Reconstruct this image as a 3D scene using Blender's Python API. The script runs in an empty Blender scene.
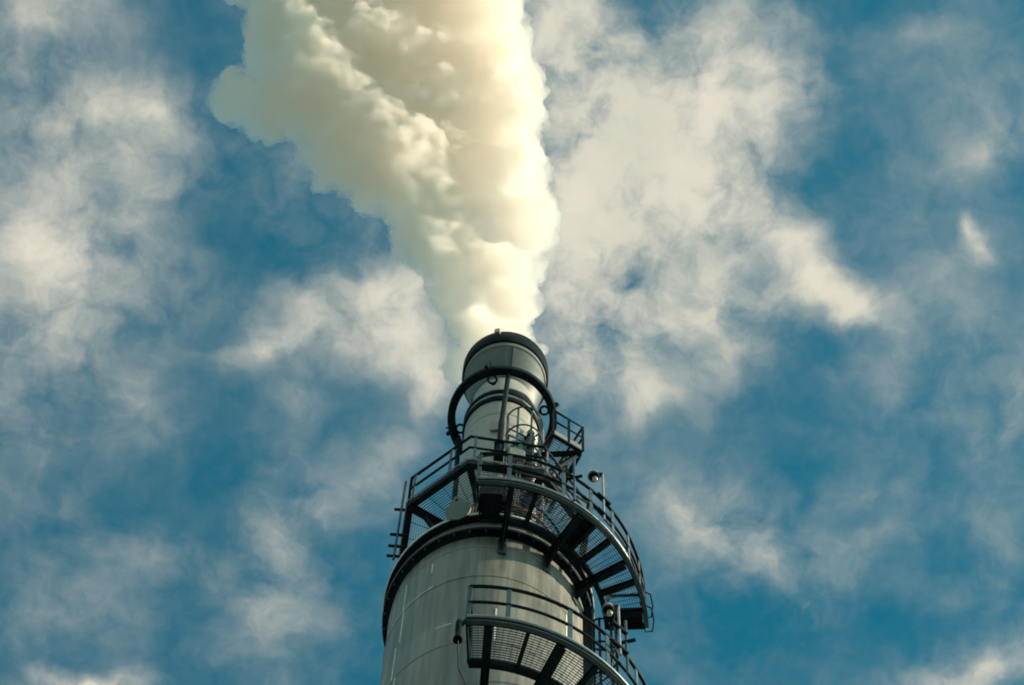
import bpy, bmesh, math, random
from mathutils import Vector, Matrix, noise
random.seed(7)
S = bpy.context.scene
COL = S.collection
R = math.radians

# ------------------------------------------------------------------ camera
cd = bpy.data.cameras.new('camera'); cam = bpy.data.objects.new('camera', cd); COL.objects.link(cam)
CX = Vector((0.99752841, -0.06782406, 0.01835648))
CY = Vector((-0.07024988, -0.95740697, 0.28006578))
CF = Vector((0.00142058, 0.28066311, 0.95980529))
m = Matrix.Identity(4)
for i in range(3):
    m[i][0], m[i][1], m[i][2] = CX[i], CY[i], -CF[i]
m[0][3], m[1][3], m[2][3] = 0.0, -13.08815, 1.6
cam.matrix_world = m
cd.sensor_width = 36.0; cd.lens = 36.0 * 3000.0 / 1024.0
cd.clip_start = 0.1; cd.clip_end = 12000
S.camera = cam

# ------------------------------------------------------------------ light and exposure
SUN_EL, SUN_TH = 25.0, 81.0        # SUN_TH: degrees round the chimney, 0 = towards the camera, + = right
th = R(SUN_TH)
SUN_DIR = Vector((math.sin(th) * math.cos(R(SUN_EL)), -math.cos(th) * math.cos(R(SUN_EL)), math.sin(R(SUN_EL))))
sd = bpy.data.lights.new('sun', 'SUN'); sd.energy = 3.7; sd.angle = R(0.5); sd.color = (1.0, 0.835, 0.64)
so = bpy.data.objects.new('sun', sd); COL.objects.link(so)
so.rotation_euler = SUN_DIR.to_track_quat('Z', 'Y').to_euler()
so.location = (20, -10, 60)
S.view_settings.view_transform = 'Standard'; S.view_settings.look = 'None'
S.view_settings.gamma = 1.0; S.view_settings.exposure = 1.05; S.view_settings.use_curve_mapping = False
S.render.engine = 'CYCLES'
S.cycles.max_bounces = 68; S.cycles.volume_bounces = 64; S.cycles.diffuse_bounces = 3; S.cycles.glossy_bounces = 3
S.cycles.filter_width = 1.9
S.cycles.use_denoising = True
S.cycles.sample_clamp_indirect = 6.0

# sky: Nishita plus a layer of high thin cloud, laid out on the plane of the cloud deck (direction.xy / direction.z)
CLOUDS= [(-0.1685, 0.1945, 0.0271, 0.0189, -0.071, 0.6), (-0.1577, 0.2214, 0.0408, 0.0158, 0.071, 0.4), (-0.1638, 0.2499, 0.0378, 0.0284, -0.072, 0.35), (-0.1545, 0.277, 0.0327, 0.0273, 0.569, 0.65), (-0.1236, 0.2182, 0.0273, 0.0087, -0.16, 0.4), (-0.1661, 0.302, 0.0279, 0.0182, -0.073, 0.35), (-0.1725, 0.3281, 0.0193, 0.0259, -0.074, 0.3), (-0.1369, 0.3207, 0.0194, 0.0092, 0.756, 0.35), (-0.1262, 0.2436, 0.0309, 0.0212, -0.072, 0.3), (-0.0852, 0.3004, 0.0141, 0.0065, -0.432, 0.6), (-0.0682, 0.2912, 0.0209, 0.0138, -0.073, 0.55), (-0.0436, 0.2768, 0.0208, 0.018, -0.073, 0.85), (-0.0358, 0.2913, 0.0208, 0.0145, -0.073, 0.75), (-0.0252, 0.311, 0.0106, 0.0091, 0.563, 0.65), (-0.0745, 0.2469, 0.0206, 0.0142, 0.378, 0.38), (-0.0712, 0.3162, 0.0087, 0.0073, -0.074, 0.3), (-0.079, 0.3905, 0.016, 0.0308, 0.205, 0.5), (-0.0655, 0.3599, 0.0216, 0.0103, -0.528, 0.35), (-0.1216, 0.3792, 0.0195, 0.0107, 0.112, 0.3), (-0.1486, 0.3665, 0.0071, 0.0068, -0.074, 0.35), (-0.1397, 0.4313, 0.0166, 0.0058, -0.076, 1.3), (-0.1566, 0.4039, 0.0323, 0.0192, -0.075, 0.2), (-0.0366, 0.3384, 0.0236, 0.01, -0.927, 0.28), (-0.051, 0.3998, 0.0215, 0.0192, -0.075, 0.15), (-0.0768, 0.3451, 0.0141, 0.0093, -0.074, 0.2), (-0.1546, 0.3397, 0.0212, 0.0111, -0.074, 0.15), (0.0392, 0.2072, 0.039, 0.0331, -0.072, 0.95), (0.0227, 0.1912, 0.0236, 0.0224, -0.071, 0.75), (0.0608, 0.2005, 0.0254, 0.0243, -0.072, 0.7), (0.0481, 0.2328, 0.0324, 0.0176, -0.072, 0.75), (0.0756, 0.2255, 0.0187, 0.0211, -0.072, 0.55), (0.02, 0.2225, 0.017, 0.0299, -0.072, 0.7), (0.029, 0.2518, 0.024, 0.0142, -0.073, 0.7), (0.0647, 0.2457, 0.024, 0.0142, -0.072, 0.45), (0.0839, 0.1937, 0.0186, 0.0207, -0.072, 0.3), (0.0768, 0.1719, 0.0201, 0.0085, -0.071, 0.25), (0.0032, 0.1789, 0.0168, 0.0171, -0.071, 0.5), (0.0264, 0.2861, 0.0225, 0.0218, -0.073, 1.0), (0.0448, 0.2768, 0.0259, 0.0162, -0.073, 0.85), (0.0199, 0.2454, 0.0137, 0.0284, -0.072, 0.5), (0.0673, 0.2766, 0.0207, 0.018, -0.073, 0.5), (0.0941, 0.2482, 0.0142, 0.0076, 0.888, 0.65), (0.1067, 0.2644, 0.0158, 0.0077, 0.461, 0.7), (0.117, 0.2704, 0.0157, 0.0071, 0.197, 0.65), (0.0873, 0.2672, 0.0207, 0.0144, -0.073, 0.4), (0.0545, 0.3102, 0.0175, 0.008, -0.439, 0.6), (0.033, 0.3038, 0.0157, 0.0073, -0.073, 0.45), (0.0811, 0.2875, 0.0156, 0.0091, -0.073, 0.4), (0.1574, 0.2144, 0.0151, 0.0077, -0.343, 0.35), (0.1562, 0.2436, 0.003, 0.005, -0.529, 0.65), (0.1603, 0.2494, 0.0041, 0.0043, -0.073, 0.45), (0.1611, 0.2019, 0.0152, 0.0104, -0.072, 0.3), (0.1431, 0.256, 0.0411, 0.0287, -0.073, 0.15), (0.1769, 0.3041, 0.0139, 0.0221, -0.074, 0.4), (0.1535, 0.2876, 0.0242, 0.0219, -0.073, 0.18), (0.1588, 0.1814, 0.0202, 0.0206, -0.071, 0.15), (0.1244, 0.1754, 0.0201, 0.0041, -0.16, 0.2), (0.0791, 0.3521, 0.023, 0.0142, 0.11, 0.5), (0.068, 0.3455, 0.0158, 0.0105, -0.074, 0.4), (0.0963, 0.3659, 0.0217, 0.0141, 0.383, 0.45), (0.1114, 0.3826, 0.0043, 0.0046, -0.075, 0.45), (0.1298, 0.3634, 0.0283, 0.0132, -0.634, 0.28), (0.0743, 0.379, 0.0177, 0.0191, -0.075, 0.2), (0.0938, 0.3966, 0.0214, 0.0115, -0.075, 0.15), (0.1784, 0.401, 0.0319, 0.0085, -0.417, 0.85), (0.1791, 0.3597, 0.0141, 0.0227, -0.075, 0.22), (0.1272, 0.3374, 0.021, 0.0067, -0.26, 0.18), (0.1343, 0.3036, 0.0208, 0.0183, -0.074, 0.1)]
SKY_TINT = (0.095, 0.87, 0.80, 1); CLOUD_THIN = (4.2,4.1,3.4,1); CLOUD_THICK = (5.6,5.2,4.3,1)
W = bpy.data.worlds.new('World'); S.world = W; W.use_nodes = True
nt = W.node_tree; N = nt.nodes; L = nt.links; N.clear()
def nd(t, **k):
    n = N.new(t)
    for a, b in k.items(): setattr(n, a, b)
    return n
def inp(s, v):
    if isinstance(v, bpy.types.NodeSocket): L.new(v, s)
    else: s.default_value = v
def ma(op, a, b=None, c=None, clamp=False):
    n = nd('ShaderNodeMath', operation=op, use_clamp=clamp)
    for i, v in enumerate((a, b, c)):
        if v is not None: inp(n.inputs[i], v)
    return n.outputs[0]
tc = nd('ShaderNodeTexCoord')
sx = nd('ShaderNodeSeparateXYZ'); L.new(tc.outputs['Generated'], sx.inputs[0])
zc = ma('MAXIMUM', sx.outputs[2], 0.06)
cp = nd('ShaderNodeCombineXYZ')
L.new(ma('DIVIDE', sx.outputs[0], zc), cp.inputs[0]); L.new(ma('DIVIDE', sx.outputs[1], zc), cp.inputs[1])
P = cp.outputs[0]
def fbm(vec, scale, detail, rough, dist=0.0, off=(0, 0, 0)):
    mp = nd('ShaderNodeMapping'); L.new(vec, mp.inputs[0]); mp.inputs['Location'].default_value = off
    n = nd('ShaderNodeTexNoise', noise_dimensions='2D'); L.new(mp.outputs[0], n.inputs['Vector'])
    n.inputs['Scale'].default_value = scale; n.inputs['Detail'].default_value = detail
    n.inputs['Roughness'].default_value = rough; n.inputs['Distortion'].default_value = dist
    return n
# domain warp so the cloud edges wander
w1 = fbm(P, 28, 3, 0.55, off=(3.1, 1.7, 0)); w2 = fbm(P, 80, 4, 0.55, off=(7.7, 5.2, 0))
def warp(vec, n, amt):
    s = nd('ShaderNodeVectorMath', operation='SUBTRACT'); L.new(n.outputs['Color'], s.inputs[0]); s.inputs[1].default_value = (0.5, 0.5, 0.5)
    k = nd('ShaderNodeVectorMath', operation='MULTIPLY_ADD'); L.new(s.outputs[0], k.inputs[0]); k.inputs[1].default_value = (amt, amt, 0); L.new(vec, k.inputs[2])
    return k.outputs[0]
PW = warp(warp(P, w1, 0.016), w2, 0.006)
acc = None
for (x, y, a, b, an, amp) in CLOUDS:
    mp = nd('ShaderNodeMapping', vector_type='TEXTURE'); L.new(PW, mp.inputs[0])
    mp.inputs['Location'].default_value = (x, y, 0); mp.inputs['Rotation'].default_value = (0, 0, an); mp.inputs['Scale'].default_value = (a * 2.25, b * 2.25, 1)
    g = nd('ShaderNodeTexGradient', gradient_type='QUADRATIC_SPHERE'); L.new(mp.outputs[0], g.inputs[0])
    acc = ma('MULTIPLY_ADD', g.outputs['Fac'], amp * 1.8, acc if acc is not None else 0.10)
# unseen clouds over the rest of the sky, cover raised to add fill light, away from the patch of the photograph
ln = nd('ShaderNodeVectorMath', operation='DISTANCE'); L.new(P, ln.inputs[0]); ln.inputs[1].default_value = (0.0, 0.29, 0)
far = nd('ShaderNodeMapRange', interpolation_type='SMOOTHSTEP'); L.new(ln.outputs['Value'], far.inputs['Value'])
far.inputs['From Min'].default_value = 0.22; far.inputs['From Max'].default_value = 0.6
big = fbm(P, 3.0, 4, 0.5, off=(1.3, 4.4, 0))
bg = ma('MULTIPLY', far.outputs[0], ma('MULTIPLY', ma('SUBTRACT', big.outputs['Fac'], 0.36, clamp=True), 3.8))
mask = ma('ADD', acc, bg)
f1 = fbm(PW, 17, 9, 0.57, 0.0); f2 = fbm(PW, 48, 9, 0.62, 0.0, off=(2.2, 9.1, 0))
f3 = fbm(PW, 14, 8, 0.6, 0.0, off=(5.2, 0.4, 0))
tex = ma('MULTIPLY_ADD', f2.outputs['Fac'], 0.44, ma('MULTIPLY', f1.outputs['Fac'], 0.92))      # about 0.3 .. 1.05
dens = ma('MULTIPLY', mask, ma('MULTIPLY_ADD', tex, 2.6, -0.85))
dens = ma('ADD', dens, ma('MULTIPLY_ADD', tex, 1.2, -0.83))
al = nd('ShaderNodeMapRange', interpolation_type='SMOOTHSTEP'); L.new(dens, al.inputs['Value'])
al.inputs['From Min'].default_value = -0.35; al.inputs['From Max'].default_value = 2.45
al.inputs['To Max'].default_value = 0.93
sky = nd('ShaderNodeTexSky', sky_type='NISHITA'); sky.sun_disc = False
sky.sun_elevation = R(SUN_EL); sky.sun_rotation = math.atan2(SUN_DIR.x, SUN_DIR.y); sky.altitude = 100
tint = nd('ShaderNodeMix', data_type='RGBA', blend_type='MULTIPLY'); tint.inputs['Factor'].default_value = 1
L.new(sky.outputs[0], tint.inputs['A']); tint.inputs['B'].default_value = SKY_TINT
cl = nd('ShaderNodeMix', data_type='RGBA'); L.new(ma('MULTIPLY_ADD', f3.outputs['Fac'], 2.0, ma('MULTIPLY_ADD', dens, 0.17, -0.68), clamp=True), cl.inputs['Factor'])
cl.inputs['A'].default_value = CLOUD_THIN; cl.inputs['B'].default_value = CLOUD_THICK
mx = nd('ShaderNodeMix', data_type='RGBA'); L.new(al.outputs[0], mx.inputs['Factor'])
L.new(tint.outputs['Result'], mx.inputs['A']); L.new(cl.outputs['Result'], mx.inputs['B'])
bgn = nd('ShaderNodeBackground'); bgn.inputs['Strength'].default_value = 0.074
L.new(mx.outputs['Result'], bgn.inputs['Color'])
wo = nd('ShaderNodeOutputWorld'); L.new(bgn.outputs[0], wo.inputs['Surface'])
W.cycles.sampling_method = 'MANUAL'; W.cycles.sample_map_resolution = 512

# ------------------------------------------------------------------ materials
def mat(name, col, rough=0.5, metal=0.0, var=0.25, scale=3.0, stretch=(1, 1, 1), bump=0.0, bscale=40.0, spec=0.5, wear=None):
    M_ = bpy.data.materials.new(name); M_.use_nodes = True
    t = M_.node_tree; b = t.nodes['Principled BSDF']
    co = t.nodes.new('ShaderNodeTexCoord'); mp = t.nodes.new('ShaderNodeMapping'); mp.inputs['Scale'].default_value = stretch
    t.links.new(co.outputs['Object'], mp.inputs[0])
    n = t.nodes.new('ShaderNodeTexNoise'); n.inputs['Scale'].default_value = scale; n.inputs['Detail'].default_value = 6; n.inputs['Roughness'].default_value = 0.65
    t.links.new(mp.outputs[0], n.inputs['Vector'])
    r = t.nodes.new('ShaderNodeValToRGB'); r.color_ramp.elements[0].position = 0.3; r.color_ramp.elements[1].position = 0.7
    r.color_ramp.elements[0].color = tuple(c * (1 - var) for c in col) + (1,); r.color_ramp.elements[1].color = tuple(min(1, c * (1 + var)) for c in col) + (1,)
    t.links.new(n.outputs['Fac'], r.inputs[0]); t.links.new(r.outputs[0], b.inputs['Base Color'])
    if wear:
        n3 = t.nodes.new('ShaderNodeTexNoise'); n3.inputs['Scale'].default_value = 5.5; n3.inputs['Detail'].default_value = 8; n3.inputs['Roughness'].default_value = 0.7
        t.links.new(co.outputs['Object'], n3.inputs['Vector'])
        k3 = t.nodes.new('ShaderNodeMapRange'); k3.inputs['From Min'].default_value = 0.56; k3.inputs['From Max'].default_value = 0.68; k3.inputs['To Max'].default_value = 0.7
        t.links.new(n3.outputs['Fac'], k3.inputs['Value'])
        m3 = t.nodes.new('ShaderNodeMix'); m3.data_type = 'RGBA'; m3.inputs['B'].default_value = wear + (1,)
        t.links.new(k3.outputs[0], m3.inputs['Factor']); t.links.new(r.outputs[0], m3.inputs['A']); t.links.new(m3.outputs['Result'], b.inputs['Base Color'])
    rr = t.nodes.new('ShaderNodeMapRange'); rr.inputs['To Min'].default_value = max(0.05, rough - 0.12); rr.inputs['To Max'].default_value = min(1, rough + 0.12)
    t.links.new(n.outputs['Fac'], rr.inputs['Value']); t.links.new(rr.outputs[0], b.inputs['Roughness'])
    b.inputs['Metallic'].default_value = metal; b.inputs['Specular IOR Level'].default_value = spec
    if bump:
        n2 = t.nodes.new('ShaderNodeTexNoise'); n2.inputs['Scale'].default_value = bscale; n2.inputs['Detail'].default_value = 4
        t.links.new(mp.outputs[0], n2.inputs['Vector'])
        bp = t.nodes.new('ShaderNodeBump'); bp.inputs['Strength'].default_value = bump; bp.inputs['Distance'].default_value = 0.02
        t.links.new(n2.outputs['Fac'], bp.inputs['Height']); t.links.new(bp.outputs[0], b.inputs['Normal'])
    return M_

def cladding_mat():
    # weathered sheet cladding: vertical run-off streaks, faint horizontal brushing, shallow dents that break up the reflections
    M_ = mat('weathered_cladding', (0.25, 0.245, 0.208), 0.40, 0.16, 0.26, 2.2, (1, 1, 0.35), 0.10, 2.2)
    t = M_.node_tree; b = t.nodes['Principled BSDF']; base = b.inputs['Base Color'].links[0].from_socket
    g = t.nodes.new('ShaderNodeTexCoord'); mp = t.nodes.new('ShaderNodeMapping'); mp.inputs['Scale'].default_value = (9, 9, 0.35)
    t.links.new(g.outputs['Object'], mp.inputs[0])
    n = t.nodes.new('ShaderNodeTexNoise'); n.inputs['Scale'].default_value = 1.6; n.inputs['Detail'].default_value = 7; n.inputs['Roughness'].default_value = 0.6
    t.links.new(mp.outputs[0], n.inputs['Vector'])
    r = t.nodes.new('ShaderNodeValToRGB'); r.color_ramp.elements[0].position = 0.40; r.color_ramp.elements[0].color = (0.38, 0.41, 0.40, 1)
    r.color_ramp.elements[1].position = 0.60; r.color_ramp.elements[1].color = (1.05, 1.03, 0.98, 1)
    t.links.new(n.outputs['Fac'], r.inputs[0])
    mx_ = t.nodes.new('ShaderNodeMix'); mx_.data_type = 'RGBA'; mx_.blend_type = 'MULTIPLY'; mx_.inputs['Factor'].default_value = 0.6
    t.links.new(base, mx_.inputs['A']); t.links.new(r.outputs[0], mx_.inputs['B'])
    # courses: the sheets of one course differ slightly from the next
    sp = t.nodes.new('ShaderNodeSeparateXYZ'); t.links.new(g.outputs['Object'], sp.inputs[0])
    fl = t.nodes.new('ShaderNodeMath'); fl.operation = 'DIVIDE'; fl.inputs[1].default_value = 0.965; t.links.new(sp.outputs[2], fl.inputs[0])
    fo = t.nodes.new('ShaderNodeMath'); fo.operation = 'FLOOR'; t.links.new(fl.outputs[0], fo.inputs[0])
    wn = t.nodes.new('ShaderNodeTexWhiteNoise'); wn.noise_dimensions = '1D'; t.links.new(fo.outputs[0], wn.inputs['W'])
    mr = t.nodes.new('ShaderNodeMapRange'); mr.inputs['To Min'].default_value = 0.86; mr.inputs['To Max'].default_value = 1.1; t.links.new(wn.outputs['Value'], mr.inputs['Value'])
    m2 = t.nodes.new('ShaderNodeMix'); m2.data_type = 'RGBA'; m2.blend_type = 'MULTIPLY'; m2.inputs['Factor'].default_value = 1
    t.links.new(mx_.outputs['Result'], m2.inputs['A']); t.links.new(mr.outputs[0], m2.inputs['B'])
    t.links.new(m2.outputs['Result'], b.inputs['Base Color'])
    return M_

M = {
    'clad': cladding_mat(),
    'pipe': mat('pale_stainless_pipe', (0.39, 0.375, 0.32), 0.42, 0.12, 0.14, 3.0, (2.5, 2.5, 0.6), 0.06, 3.0, wear=(0.22, 0.19, 0.14)),
    'seam': mat('painted_seam_glint', (0.74, 0.70, 0.58), 0.4, 0.0, 0.25, 9),  # near-white colour paints the light that raised seams catch
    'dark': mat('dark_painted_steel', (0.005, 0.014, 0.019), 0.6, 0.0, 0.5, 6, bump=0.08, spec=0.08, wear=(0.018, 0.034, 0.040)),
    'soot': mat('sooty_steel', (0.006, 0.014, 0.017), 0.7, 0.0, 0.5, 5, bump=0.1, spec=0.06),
    'cone': mat('grey_nozzle_plate', (0.085, 0.10, 0.095), 0.5, 0.2, 0.2, 4),
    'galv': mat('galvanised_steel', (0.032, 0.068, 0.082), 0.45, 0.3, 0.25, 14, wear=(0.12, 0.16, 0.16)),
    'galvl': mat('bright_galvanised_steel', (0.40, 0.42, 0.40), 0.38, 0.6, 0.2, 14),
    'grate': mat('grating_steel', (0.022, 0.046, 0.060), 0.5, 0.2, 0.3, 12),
    'lid': mat('grey_lid_paint', (0.17, 0.19, 0.18), 0.5, 0.0, 0.12, 6),
    'glass': mat('lamp_glass', (0.42, 0.42, 0.36), 0.12, 0.0, 0.1, 8),
    'cable': mat('black_cable', (0.015, 0.018, 0.02), 0.6, 0, 0.2, 10),
    'conduit': mat('grey_conduit', (0.24, 0.25, 0.235), 0.4, 0.4, 0.15, 8),
    'rust': mat('rusty_steel', (0.16, 0.07, 0.04), 0.8, 0, 0.4, 14),
    'ground': mat('worn_concrete', (0.14, 0.132, 0.115), 0.9, 0, 0.25, 0.3, bump=0.2, bscale=3),
}

# ------------------------------------------------------------------ mesh helpers
def cy(r, t, z):
    a = R(t); return Vector((r * math.sin(a), -r * math.cos(a), z))
class MB:
    def __init__(s): s.v = []; s.f = []; s.smooth = False
    def add(s, vs, fs):
        o = len(s.v); s.v += [Vector(v) for v in vs]; s.f += [tuple(o + i for i in f) for f in fs]; return s
    def box(s, c, ax, ay, az):          # centre and half axes
        c, ax, ay, az = map(Vector, (c, ax, ay, az))
        vs = [c + ax * i + ay * j + az * k for k in (-1, 1) for j in (-1, 1) for i in (-1, 1)]
        return s.add(vs, [(0, 2, 3, 1), (4, 5, 7, 6), (0, 1, 5, 4), (2, 6, 7, 3), (0, 4, 6, 2), (1, 3, 7, 5)])
    def bar(s, a, b, w, h, up=(0, 0, 1)):   # rectangular bar from a to b, width w, height h
        a, b, up = Vector(a), Vector(b), Vector(up); d = (b - a); l = d.length; d.normalize()
        sd_ = d.cross(up)
        if sd_.length < 1e-4: sd_ = d.cross(Vector((0, 1, 0)))
        sd_.normalize(); u = sd_.cross(d)
        return s.box((a + b) / 2, d * l / 2, sd_ * w / 2, u * h / 2)
    def ibeam(s, a, b, w, h, tk=0.012):
        a, b = Vector(a), Vector(b); z = Vector((0, 0, 1))
        s.bar(a, b, tk, h - 2 * tk - 0.002)
        s.bar(a + z * (h / 2 - tk / 2), b + z * (h / 2 - tk / 2), w, tk); s.bar(a - z * (h / 2 - tk / 2), b - z * (h / 2 - tk / 2), w, tk)
        return s
    def tube(s, pts, r, n=8, closed=False):
        pts = [Vector(p) for p in pts]; k = len(pts); prev = None; rings = []
        for i, p in enumerate(pts):
            if closed: d = pts[(i + 1) % k] - pts[i - 1]
            else: d = pts[min(i + 1, k - 1)] - pts[max(i - 1, 0)]
            d.normalize()
            if prev is None: u = d.orthogonal().normalized()
            else: u = (prev - d * prev.dot(d)).normalized()
            prev = u; w = d.cross(u); rings.append([p + (u * math.cos(2 * math.pi * j / n) + w * math.sin(2 * math.pi * j / n)) * r for j in range(n)])
        vs = [v for rg in rings for v in rg]; fs = []
        for i in range(k if closed else k - 1):
            for j in range(n):
                a = i * n + j; b = i * n + (j + 1) % n; i2 = ((i + 1) % k) * n
                fs.append((a, b, i2 + (j + 1) % n, i2 + j))
        if not closed: fs += [tuple(range(n))[::-1], tuple((k - 1) * n + j for j in range(n))]
        s.smooth = True
        return s.add(vs, fs)
    def arc(s, r0, r1, z0, z1, t0, t1, step=3.0):   # curved rectangular bar round the chimney
        n = max(1, int(math.ceil(abs(t1 - t0) / step))); full = abs(t1 - t0) >= 359.9
        vs = []; fs = []
        for i in range(n if full else n + 1):
            t = t0 + (t1 - t0) * i / n
            vs += [cy(r0, t, z0), cy(r1, t, z0), cy(r1, t, z1), cy(r0, t, z1)]
        for i in range(n):
            a = i * 4; b = ((i + 1) % n if full else i + 1) * 4
            for j in range(4): fs.append((a + j, b + j, b + (j + 1) % 4, a + (j + 1) % 4))
        if not full: fs += [(3, 2, 1, 0), tuple(n * 4 + j for j in range(4))]
        return s.add(vs, fs)
    def lathe(s, prof, n=96, c=(0, 0, 0), caps=False):     # profile of (radius, z)
        c = Vector(c); vs = []; fs = []; k = len(prof)
        for i in range(n):
            a = 2 * math.pi * i / n
            vs += [c + Vector((r * math.sin(a), -r * math.cos(a), z)) for r, z in prof]
        for i in range(n):
            for j in range(k - 1):
                a = i * k + j; b = ((i + 1) % n) * k + j; fs.append((a, b, b + 1, a + 1))
        if caps: fs += [tuple(i * k for i in range(n))[::-1], tuple(i * k + k - 1 for i in range(n))]
        s.smooth = True
        return s.add(vs, fs)
    def build(s, name, m_, parent=None, bevel=0.0, local=False, label=None):
        base = Vector((0, 0, 0))
        if parent is not None and not local:
            q = parent
            while q is not None: base += q.location; q = q.parent
        me = bpy.data.meshes.new(name); me.from_pydata([v - base for v in s.v], [], s.f); me.validate(); me.update()
        bm = bmesh.new(); bm.from_mesh(me); bmesh.ops.recalc_face_normals(bm, faces=bm.faces); bm.to_mesh(me); bm.free()
        o = bpy.data.objects.new(name, me); COL.objects.link(o); me.materials.append(m_)
        if s.smooth:
            for p in me.polygons: p.use_smooth = True
            try: me.set_sharp_from_angle(angle=R(40))
            except Exception: pass
        if bevel:
            b = o.modifiers.new('bevel', 'BEVEL'); b.width = bevel; b.segments = 2; b.limit_method = 'ANGLE'
        if parent is not None: o.parent = parent
        if label: o['label'] = label
        return o
def thing(name, loc, label, cat, group=None, rz=0.0):
    o = bpy.data.objects.new(name, None); COL.objects.link(o); o.location = loc; o.rotation_euler = (0, 0, rz)
    o.empty_display_size = 0.3; o['label'] = label; o['category'] = cat
    if group: o['group'] = group
    return o
def arcpts(r, z, t0, t1, step=3.0):
    n = max(1, int(math.ceil(abs(t1 - t0) / step))); return [cy(r, t0 + (t1 - t0) * i / n, z) for i in range(n + 1)]

# ------------------------------------------------------------------ ground
g = MB(); g.add([(-6000, -6000, 0), (6000, -6000, 0), (6000, 6000, 0), (-6000, 6000, 0)], [(0, 1, 2, 3)])
go = g.build('ground', M['ground']); go['kind'] = 'structure'

# ------------------------------------------------------------------ chimney
ZL = 34.9
ch = thing('chimney', (0, 0, 0), 'tall grey sheet clad chimney with narrow upper flue pipe and flared sooty top', 'chimney')
sh = MB().lathe([(1.15, 0), (1.15, 34.36)]).build('shell', M['clad'], ch)
for i, z in enumerate([34.06, 33.09, 31.16, 29.24, 27.3]):
    MB().lathe([(1.149, z - 0.022), (1.158, z - 0.014), (1.160, z), (1.156, z + 0.008), (1.149, z + 0.010)]).build('seam', M['clad'] if i % 2 else M['conduit'], sh)
def lap(t, z0, z1, w=0.9): MB().arc(1.149, 1.156, z0, z1, t - w / 2, t + w / 2).build('lap_glint_strip', M['seam'], sh)  # raised laps, the light caught on them painted as pale colour
for t, z0, z1 in [(-56.5, 33.12, 33.95), (-55.5, 32.14, 33.06), (-58.5, 31.18, 32.10), (-55.0, 29.3, 31.14), (-36, 33.62, 33.90), (4, 31.18, 32.1), (49, 32.14, 33.06), (70, 31.18, 32.1), (20, 29.3, 30.1)]:
    lap(t, z0, z1)
for t0_, t1_, z_ in [(-78, -34, 33.13), (-29, -20, 31.74), (-90, -60, 31.20), (24, 33, 31.9), (-60, -52, 30.24)]:
    MB().arc(1.149, 1.1545, z_ - 0.012, z_ + 0.012, t0_, t1_).build('lap_glint_strip', M['seam'], sh)  # pale arcs paint light streaks and a reflection smear on the shell
# top flange: two thin lips coloured dark for underside shade, pale painted lit edges, recessed band between
MB().lathe([(1.15, 34.40), (1.235, 34.40), (1.24, 34.405), (1.24, 34.455), (1.235, 34.46), (1.15, 34.46)]).build('flange_lip', M['dark'], ch)
MB().lathe([(1.152, 34.36), (1.19, 34.37), (1.19, 34.40)]).build('flange_weld', M['dark'], ch)
MB().lathe([(1.155, 34.46), (1.165, 34.47), (1.165, 34.84), (1.155, 34.85)]).build('flange_band', M['clad'], ch)
MB().lathe([(1.10, 34.82), (1.245, 34.82), (1.25, 34.825), (1.25, 34.86), (1.245, 34.865), (1.10, 34.865)]).build('flange_lip', M['dark'], ch)
MB().lathe([(1.10, 34.866), (1.249, 34.866), (1.256, 34.872), (1.256, 34.912), (1.249, 34.918), (1.10, 34.918)]).build('flange_edge', M['seam'], ch)
MB().lathe([(1.20, 34.461), (1.243, 34.461), (1.243, 34.475), (1.20, 34.478)]).build('flange_edge', M['conduit'], ch)
for k in range(40):
    b = MB(); t = k * 9 + 4.5
    b.bar(cy(1.215, t, 34.38), cy(1.215, t, 34.48), 0.025, 0.025); b.build('flange_bolt', M['galv'], ch)
MB().lathe([(1.20, 34.918), (0.62, 35.15), (0.555, 35.2), (0.555, 35.3)]).build('shell_roof', M['clad'], ch)
fp = MB().lathe([(0.518, 35.0), (0.518, 41.68)]).build('flue_pipe', M['pipe'], ch)
for z in (36.1, 37.9, 39.4, 41.08): MB().lathe([(0.517, z - 0.018), (0.524, z - 0.01), (0.525, z + 0.005), (0.517, z + 0.012)]).build('weld_ring', M['conduit'], fp)
# collar: two dark rings with a bright band between
MB().lathe([(0.51, 41.66), (0.546, 41.665), (0.551, 41.68), (0.551, 41.80), (0.51, 41.81)]).build('collar_ring', M['soot'], ch)
MB().lathe([(0.53, 41.81), (0.538, 41.84), (0.538, 41.93), (0.53, 41.95)]).build('collar_band', M['galvl'], ch)
MB().lathe([(0.51, 41.95), (0.543, 41.955), (0.548, 41.97), (0.548, 42.10), (0.45, 42.17)]).build('collar_ring', M['soot'], ch)
MB().lathe([(0.447, 42.12), (0.447, 43.02)]).build('neck', M['pipe'], ch)
nz = MB().lathe([(0.448, 43.0), (0.468, 43.03), (0.588, 44.15)]).build('flared_nozzle', M['cone'], ch)
for t in (8, 98, 188, 278): MB().arc(0.468, 0.474, 43.02, 43.06, t - 1, t + 1).build('nozzle_seam', M['dark'], nz)
b = MB(); b.bar(cy(0.479, 8, 43.1), cy(0.588, 8, 44.12), 0.012, 0.02); b.build('nozzle_seam', M['dark'], nz)
MB().lathe([(0.585, 44.14), (0.607, 44.15), (0.611, 44.26), (0.59, 44.268)]).build('nozzle_band', M['conduit'], ch)
MB().lathe([(0.59, 44.27), (0.636, 44.272), (0.644, 44.29), (0.644, 44.72), (0.63, 44.74), (0.57, 44.74), (0.565, 44.2), (0.435, 43.1), (0.43, 41.0)]).build('rim', M['soot'], ch)
b = MB(); b.box(cy(0.655, -14.5, 44.68), cy(0.045, 75.5, 0), cy(0.035, -14.5, 0), (0, 0, 0.09)); b.build('rim_sensor', M['conduit'], ch, bevel=0.01)
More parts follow.
